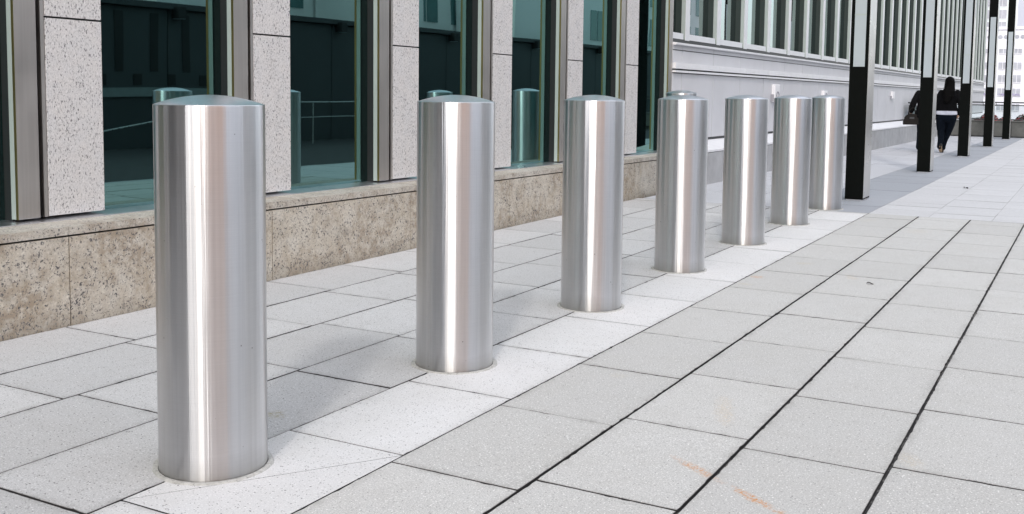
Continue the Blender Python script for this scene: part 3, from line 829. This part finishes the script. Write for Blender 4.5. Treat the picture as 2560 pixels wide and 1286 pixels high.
def hand(m, wrist, d, side):
    """palm, four curled fingers of different lengths and a thumb from the side of the palm"""
    w = Vector(wrist); d = Vector(d).normalized(); f = Vector((0, 1, 0)); s = Vector((side, 0, 0))
    limb(m, [(*w, .026), (*(w+d*.045+f*.012), .028), (*(w+d*.075+f*.008), .026)]); limb(m, [(*(w+d*.04-f*.014), .024), (*(w+d*.075-f*.016), .022)])
    for off, ln in ((.034, .074), (.012, .084), (-.010, .078), (-.030, .060)):
        p0 = w+d*.085+f*off; p1 = p0+d*ln*.5-s*.004; p2_ = p1+d*ln*.38-s*.022
        limb(m, [(*p0, .0095), (*p1, .0088), (*p2_, .0075)], 8)
    t0 = w+d*.035+f*.034; t1_ = t0+d*.035+f*.022-s*.01; limb(m, [(*t0, .012), (*t1_, .0105), (*(t1_+d*.028-s*.008), .009)], 8)
# woman walking away -------------------------------------------------
W = empty('person', (-3.03, 26.25, gz(26.25)), 'woman in black jacket and dark jeans with long black hair walking away between pillars', 'person', rz=.22)
def body(root, larm, rarm, lleg, rleg, dx):
    m = MB()
    ring_loft(m, [(0, 0, .80, .10, .09), (0, 0, .86, .168, .118), (0, 0, .95, .160, .112), (dx*.4, 0, 1.08, .125, .092), (dx*.7, -.005, 1.22, .145, .105), (dx, -.008, 1.33, .165, .105), (dx, 0, 1.41, .150, .085), (dx, 0, 1.455, .075, .065), (dx, .005, 1.50, .052, .054), (dx, .01, 1.56, .05, .052)])
    ring_loft(m, [(dx, .02, 1.535, .035, .04), (dx, .025, 1.56, .056, .072), (dx, .02, 1.62, .072, .092), (dx, .012, 1.68, .075, .096), (dx, .008, 1.73, .062, .080), (dx, .005, 1.762, .028, .036)])
    limb(m, [(dx, .10, 1.645, .012), (dx, .122, 1.618, .014)], 8)                      # nose
    limb(m, [(dx-.02, .098, 1.585, .009), (dx+.02, .098, 1.585, .009)], 8)               # mouth
    for s_ in (-1, 1):
        limb(m, [(dx+s_*.077, .005, 1.655, .014), (dx+s_*.077, .008, 1.615, .011)], 8)   # ears
        limb(m, [(dx+s_*.03, .090, 1.655, .012), (dx+s_*.034, .089, 1.655, .012)], 8)    # eyes
    for arm, s_ in ((larm, -1), (rarm, 1)):
        limb(m, [(*p, r) for p, r in zip(arm, (.062, .048, .037, .027))]); hand(m, arm[3], Vector(arm[3])-Vector(arm[2]), s_)
    for leg in (lleg, rleg): limb(m, [(*p, r) for p, r in zip(leg, (.092, .064, .058, .038, .040, .030))])
    return fuse('body', m, M['skin'], root, .0065, 2)
larm = [(-.135, 0, 1.39), (-.205, .03, 1.13), (-.18, .20, 1.0), (-.15, .30, .98)]
rarm = [(.205, 0, 1.39), (.300, -.05, 1.15), (.295, -.02, .98), (.268, .02, .90)]
lleg = [(-.085, 0, .86), (-.090, .03, .50), (-.10, -.10, .32), (-.125, -.17, .17), (-.12, -.15, .10), (-.105, -.07, .05)]
rleg = [(.085, .02, .86), (.055, .12, .50), (.0, .12, .30), (-.035, .10, .14), (-.04, .13, .08), (-.045, .22, .03)]
body(W, larm, rarm, lleg, rleg, .04)
m = MB(); ring_loft(m, [(0, 0, .72, .15, .10), (0, 0, .80, .226, .142), (0, 0, .88, .230, .146), (0, 0, .965, .212, .134)])
limb(m, [(-.112, 0, .80, .118), (-.108, .02, .66, .106), (-.102, .03, .50, .086), (-.105, -.09, .32, .068), (-.125, -.155, .19, .064), (-.128, -.165, .15, .068)])
limb(m, [(.112, .02, .80, .118), (.092, .07, .66, .108), (.064, .11, .50, .086), (.0, .11, .30, .068), (-.035, .095, .15, .062), (-.036, .10, .11, .064)])
fuse('jeans', m, M['denim'], W)
m = MB(); ring_loft(m, [(0, 0, .885, .212, .145), (0, 0, .90, .236, .154), (0, 0, .94, .238, .153), (0, 0, .99, .222, .142), (.005, 0, 1.03, .20, .13)]); fuse('shirt_hem', m, M['shirt'], W)
m = MB(); ring_loft(m, [(.0, 0, .980, .236, .153), (.01, 0, 1.04, .222, .145), (.015, 0, 1.13, .200, .132), (.025, 0, 1.24, .200, .136), (.04, -.005, 1.34, .208, .134), (.04, 0, 1.41, .188, .108), (.04, 0, 1.455, .12, .085), (.04, 0, 1.49, .070, .068)])
limb(m, [(-.125, 0, 1.395, .080), (-.205, .025, 1.14, .064), (-.182, .18, 1.01, .054), (-.155, .285, .985, .046)])
limb(m, [(.215, 0, 1.395, .082), (.302, -.05, 1.16, .070), (.298, -.03, 1.0, .058), (.275, .005, .93, .050)])
fuse('jacket', m, M['cloth_black'], W)
m = MB(); ring_loft(m, [(-.02, -.135, 1.14, .03, .02), (-.01, -.137, 1.20, .085, .035), (.005, -.128, 1.32, .120, .045), (.02, -.09, 1.44, .136, .068), (.038, -.035, 1.54, .118, .098), (.042, -.008, 1.63, .112, .110), (.042, -.004, 1.70, .104, .108), (.042, -.002, 1.75, .078, .084), (.042, 0, 1.782, .03, .035)]); fuse('hair', m, M['hair'], W)
def shoe(root, heel, toe):
    h = Vector(heel); t = Vector(toe); d = (t-h)
    m = MB(); limb(m, [(*h, .036), (*(h+d*.4), .036), (*(h+d*.75), .036), (*t, .024)]); s = fuse('shoe', m, M['shoe'], root, .007, 2)
    m = MB(); up = Vector((0, 0, 1)); side = d.cross(up).normalized(); nrm = side.cross(d).normalized()
    q = [h-nrm*.036-side*.028, h-nrm*.036+side*.028, h+d*.9-nrm*.032+side*.036, h+d*.9-nrm*.032-side*.036]; q2 = [p-nrm*.008 for p in q]
    m.poly(q); m.poly(q2[::-1])
    for i in range(4): j = (i+1) % 4; m.poly([q[i], q2[i], q2[j], q[j]])
    m.build('sole', M['sole'], s)
    m = MB(); m.tube([h-nrm*.03, h-nrm*.10-d*.05], [.014, .008], 6); m.build('heel', M['shoe'], s)
shoe(W, (-.115, -.215, .19), (-.10, -.10, .035))
shoe(W, (-.038, .08, .085), (-.05, .26, .028))

# person mostly hidden by the second pillar ---------------------------
W2 = empty('person', (-3.49, 26.2, gz(26.2)), 'person in black coat mostly hidden behind the second pillar, carrying a dark handbag', 'person', rz=.22)
larm = [(-.165, 0, 1.37), (-.275, -.02, 1.14), (-.30, .05, .98), (-.305, .07, .94)]
rarm = [(.165, 0, 1.37), (.24, .02, 1.12), (.22, .06, .90), (.21, .07, .84)]
lleg = [(-.085, 0, .86), (-.09, -.02, .50), (-.10, -.12, .30), (-.11, -.18, .14), (-.11, -.16, .08), (-.11, -.08, .03)]
rleg = [(.085, .02, .86), (.08, .12, .50), (.08, .16, .30), (.08, .14, .10), (.08, .17, .06), (.08, .27, .03)]
body(W2, larm, rarm, lleg, rleg, 0)
m = MB(); ring_loft(m, [(0, 0, .74, .13, .10), (0, 0, .82, .185, .135), (0, 0, .965, .172, .126)])
limb(m, [(-.088, 0, .82, .102), (-.092, -.02, .50, .078), (-.105, -.11, .30, .070), (-.115, -.17, .12, .076)])
limb(m, [(.088, .02, .82, .102), (.08, .12, .50, .078), (.08, .15, .30, .068), (.08, .14, .10, .070)])
fuse('trousers', m, M['denim'], W2)
m = MB(); ring_loft(m, [(0, 0, .82, .222, .16), (0, 0, .95, .208, .15), (0, 0, 1.12, .178, .128), (0, 0, 1.24, .182, .132), (0, -.005, 1.33, .196, .130), (0, 0, 1.39, .185, .108), (0, 0, 1.44, .11, .085), (0, 0, 1.48, .070, .068)])
limb(m, [(-.16, 0, 1.375, .082), (-.275, -.02, 1.15, .074), (-.30, .035, 1.0, .066), (-.304, .055, .965, .058)])
limb(m, [(.16, 0, 1.375, .082), (.245, .02, 1.13, .070), (.225, .06, .93, .06), (.214, .07, .88, .052)])
fuse('coat', m, M['cloth_black'], W2)
m = MB(); ring_loft(m, [(0, -.08, 1.40, .08, .04), (0, -.04, 1.50, .105, .085), (0, -.01, 1.62, .110, .112), (0, -.004, 1.70, .102, .108), (0, 0, 1.755, .072, .08), (0, 0, 1.782, .03, .035)]); fuse('hair', m, M['hair'], W2)
shoe(W2, (-.11, -.22, .13), (-.11, -.10, .03)); shoe(W2, (.08, .12, .06), (.08, .30, .028))
# handbag
HB = empty('handbag', (-3.775, 26.12, gz(26.12)+.64), 'dark brown leather handbag with two loop handles beside the second pillar', 'handbag', rz=.25)
m = MB(); n = 10; prof = []
for i in range(n+1):
    a = PI*i/n; prof.append((.165*math.cos(a)*(1 if math.sin(a) < .6 else .98), .135+.125*math.sin(a)))
prof = [(.185, .0), (.187, .07)]+prof+[(-.187, .07), (-.185, .0)]
b = len(m.v)
front = [(x, -.065, z) for x, z in prof]; back = [(x, .065, z) for x, z in prof]; mid = [(x*1.04, 0, z*1.02) for x, z in prof]
N = len(prof); m.v += front+mid+back
for i in range(N):
    jn = (i+1) % N
    m.f += [(i, jn, N+jn, N+i), (N+i, N+jn, 2*N+jn, 2*N+i)]; m.t += [.5, .5]
m.f += [tuple(range(N-1, -1, -1)), tuple(range(2*N, 3*N))]; m.t += [.5, .5]
m.build('bag_body', M['leather'], HB, bevel=.008)
for yv in (-.05, .05):
    m = MB(); m.tube([(-.075, yv, .24), (-.06, yv, .33), (-.02+.04, yv*.6, .43), (.07, yv, .33), (.085, yv, .24)], .011, 8); m.build('handle', M['leather'], HB, smooth=True)
m = MB(); m.box(-.05, .05, -.071, -.066, .14, .18); m.build('clasp', M['rail'], HB)

# ------------------------------------------------------------------ camera
f, cy, pitch, roll, yaw = 2603.773, 436.701, 0.0826822, 0.0118177, 0.5088772
fw = Vector((-math.sin(yaw)*math.cos(pitch), math.cos(yaw)*math.cos(pitch), -math.sin(pitch)))
r0 = Vector((math.cos(yaw), math.sin(yaw), 0)); u0 = r0.cross(fw)
rr = r0*math.cos(roll)+u0*math.sin(roll); uu = u0*math.cos(roll)-r0*math.sin(roll)
cam = bpy.data.cameras.new('camera'); co = bpy.data.objects.new('camera', cam); COL.objects.link(co)
mt = Matrix((rr, uu, -fw)).transposed().to_4x4(); mt.translation = Vector((0, 0, 1.29)); co.matrix_world = mt
cam.sensor_width = 36; cam.sensor_fit = 'HORIZONTAL'; cam.lens = 36*f/2560; cam.shift_y = -(643-cy)/2560
cam.clip_start = .05; cam.clip_end = 3000
sc.camera = co

# ------------------------------------------------------------------ light
EL = math.radians(36); HEAD = math.atan2(-.93, .36)
w = bpy.data.worlds.new('World'); sc.world = w; w.use_nodes = True
nt = w.node_tree; sky = nt.nodes.new('ShaderNodeTexSky'); sky.sky_type = 'NISHITA'; sky.sun_disc = False
sky.sun_elevation = EL; sky.sun_rotation = PI/2-HEAD; sky.air_density = 1.0; sky.dust_density = 2.0; sky.ozone_density = 1.0; sky.altitude = 0
bg = nt.nodes['Background']; bg.inputs['Strength'].default_value = .15; 
mx = nt.nodes.new('ShaderNodeMix'); mx.data_type = 'RGBA'; mx.inputs[0].default_value = .55; mx.inputs[7].default_value = (8.0, 7.95, 8.05, 1)   # thin bright cloud over the blue
nt.links.new(sky.outputs[0], mx.inputs[6]); nt.links.new(mx.outputs[2], bg.inputs['Color'])
sun = bpy.data.lights.new('sun', 'SUN'); sun.energy = .6; sun.angle = math.radians(4.5); sun.color = (1, .96, .91)
so = bpy.data.objects.new('sun', sun); COL.objects.link(so)
d = Vector((math.cos(HEAD)*math.cos(EL), math.sin(HEAD)*math.cos(EL), math.sin(EL)))
so.rotation_euler = d.to_track_quat('Z', 'Y').to_euler(); so.location = d*60
sc.view_settings.view_transform = 'Standard'; sc.view_settings.look = 'None'; sc.view_settings.exposure = .80; sc.view_settings.gamma = 1
sc.cycles.max_bounces = 8; sc.cycles.transparent_max_bounces = 12
